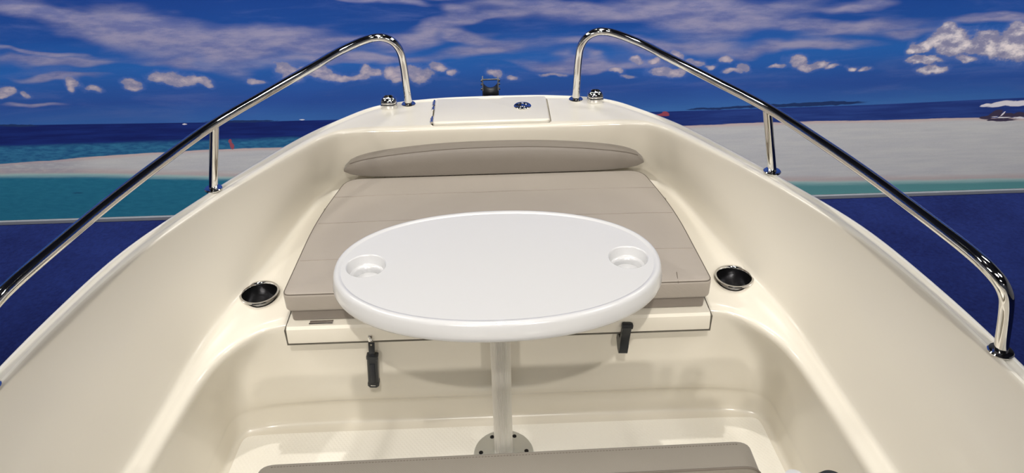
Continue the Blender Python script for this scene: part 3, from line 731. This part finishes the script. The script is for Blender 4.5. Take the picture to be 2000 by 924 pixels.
obj('piping', seam(seamp[1:-1], .0016), thread, o)

# ---------------------------------------------------------------- table
TX, TY, TZ = 0, 1.402, 0
tb = empty('pedestal_table', (TX, TY, 0)); tag(tb, 'oval white plastic table with two cup recesses on a ribbed pedestal', 'table')
NE = 96; AX, AY = .380, .233
def ell(dx, z, k=2.12):
    out = []
    for t in range(NE):
        th = 2*math.pi*t/NE; c, s = math.cos(th), math.sin(th)
        out.append(((AX-dx)*math.copysign(abs(c)**(2/k), c), (AY-dx)*math.copysign(abs(s)**(2/k), s), z))
    return out
bm = bmesh.new()
prof = [(.022, .6525), (.018, .6545), (.0145, .6555), (.010, .6545), (.0065, .651), (.0045, .646), (.002, .634), (.0, .620), (.001, .613), (.0045, .607), (.010, .604), (.02, .6025), (.03, .604), (.04, .612)]
outer = rings(bm, [ell(d, z) for d, z in prof], False, True)
# flat top with two round openings
HX, HR = .302, .0465; NH = 48
loops = [outer[0]]
for s in (-1, 1):
    loops.append([bm.verts.new((s*HX+HR*1.0*math.cos(2*math.pi*t/NH), HR*math.sin(2*math.pi*t/NH), .6525)) for t in range(NH)])
tri = tessellate_polygon([[v.co.copy() for v in lp] for lp in loops]); flat = [v for lp in loops for v in lp]
for a, b_, c in tri:
    try: bm.faces.new((flat[a], flat[b_], flat[c]))
    except ValueError: pass
for s, lp in zip((-1, 1), loops[1:]):
    prev = lp
    for r, dz in ((HR-.0015, -.0008), (HR-.003, -.003), (HR-.005, -.020), (HR-.007, -.0235), (HR-.012, -.0245), (HR-.0145, -.027), (HR-.017, -.041), (HR-.021, -.043)):
        cur = [bm.verts.new((s*HX+r*math.cos(2*math.pi*t/NH), r*math.sin(2*math.pi*t/NH), .6525+dz)) for t in range(NH)]
        for i in range(NH): bm.faces.new((prev[i], prev[(i+1) % NH], cur[(i+1) % NH], cur[i]))
        prev = cur
    bm.faces.new(prev)
tt = obj('tabletop', bm, tabm, tb, True, 40)
for p in tt.data.polygons:
    if p.normal.z > .9999 and abs(p.center.z-.6525) < 1e-4: p.use_smooth = False
# ribbed pole
bm = bmesh.new(); NP = 144; rs = []
for z in (.006, .592):
    ring = []
    for t in range(NP):
        a = 2*math.pi*t/NP; r = .0252-(.0009 if t % 4 in (0, 1) else 0)
        ring.append((r*math.cos(a), r*math.sin(a), z))
    rs.append(ring)
rings(bm, rs); o = obj('pedestal_pole', bm, alu, tb, True, 30); o['label'] = 'ribbed satin aluminium pole'
bm = bmesh.new(); lathe(bm, (0, 0, 0), [(.078, .586), (.078, .594), (.07, .602), (.04, .606)], 40); box(bm, -.06, .06, -.06, .06, .600, .6115); obj('top_socket', bm, alup, tb)
bm = bmesh.new(); lathe(bm, (0, 0, 0), [(.083, .0005), (.0832, .003), (.0815, .0055), (.06, .0085), (.040, .012), (.034, .016), (.027, .017)], 56); bp = obj('base_plate', bm, alup, tb); bp['label'] = 'round brushed metal floor plate'
for k in range(6):
    a = R(60+60*k); bm = bmesh.new(); lathe(bm, (.063*math.cos(a), .063*math.sin(a), .0078), [(.006, 0), (.006, .002), (.003, .0026), (.0022, .0012), (.0001, .0012)], 14); obj('screw', bm, steel, bp)

# ---------------------------------------------------------------- seat in the foreground
CS = [(-.46, .25), (.72, .25), (.72, .930), (-.46, .930)]
bm = bmesh.new(); slab(bm, round_poly(CS, .06, 6), .0005, .36, .02, 4)
o = obj('console_moulding', bm, gel, None); tag(o, 'cream moulded seat base on the cockpit floor behind the foreground cushion', 'seat base')
sb = empty('seat_backrest', (0, .959, .366)); sb.rotation_euler = (0, R(-.25), R(.6)); tag(sb, 'upright taupe backrest cushion with stitched top edge at the near end of the cockpit', 'cushion')
# outline in XZ, thickness along Y
ox = round_poly([(-.497, -.30), (.508, -.30), (.508, .088), (-.497, .088)], [.03, .03, .045, .045], 8)
bm = bmesh.new(); rs = []
T0, T1, rr = -.012, .058, .007
for i in range(5):
    a = math.pi/2*i/4; q = offset_loop(ox, rr*(1-math.sin(a))); rs.append([(x, T0+rr*(1-math.cos(a)), z) for x, z in q])
for i in range(5):
    a = math.pi/2*i/4; q = offset_loop(ox, rr*(1-math.cos(a))); rs.append([(x, T1-rr*(1-math.sin(a)), z) for x, z in q])
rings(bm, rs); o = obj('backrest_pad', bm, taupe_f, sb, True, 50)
kk = [p for p in ox if p[1] > -.2]
P_ = offset_loop(ox, .0)
pl = sorted([(x, z) for x, z in P_ if z > -.26], key=lambda p: -math.atan2(p[1]+.28, p[0]))[::-1]
path = [(x, T0+.0015, z) for x, z in pl]
bm = bmesh.new(); tube(bm, path, .0022, 8); k = obj('piping', bm, thread, o)
bm = bmesh.new()
for i in range(150):
    x = -.46+.93*i/149; box(bm, x-.0018, x+.0018, T1-.011, T1-.0098, .0878, .0886)
k = obj('stitching', bm, thread, o, False); k['kind'] = 'stuff'
bm = bmesh.new(); box(bm, -.40, .40, T0-.009, T0+.001, -.06, -.01, .006); obj('backrest_bracket', bm, black, sb)

bm = bmesh.new(); lathe(bm, (.617, .902, .36), [(.028, 0), (.031, .006), (.032, .075), (.030, .103), (.024, .113), (.010, .116), (.0001, .116)], 40)
o = obj('lever_knob', bm, black); tag(o, 'rounded black knob peeking in at the bottom edge right of the taupe backrest', 'knob')
bm = bmesh.new(); lathe(bm, (.550, .912, .36), [(.020, 0), (.022, .004), (.022, .095), (.019, .113), (.010, .118), (.0001, .119)], 32)
o = obj('plastic_cap', bm, tabm); tag(o, 'small white rounded cap between the taupe backrest and the black knob', 'cap')
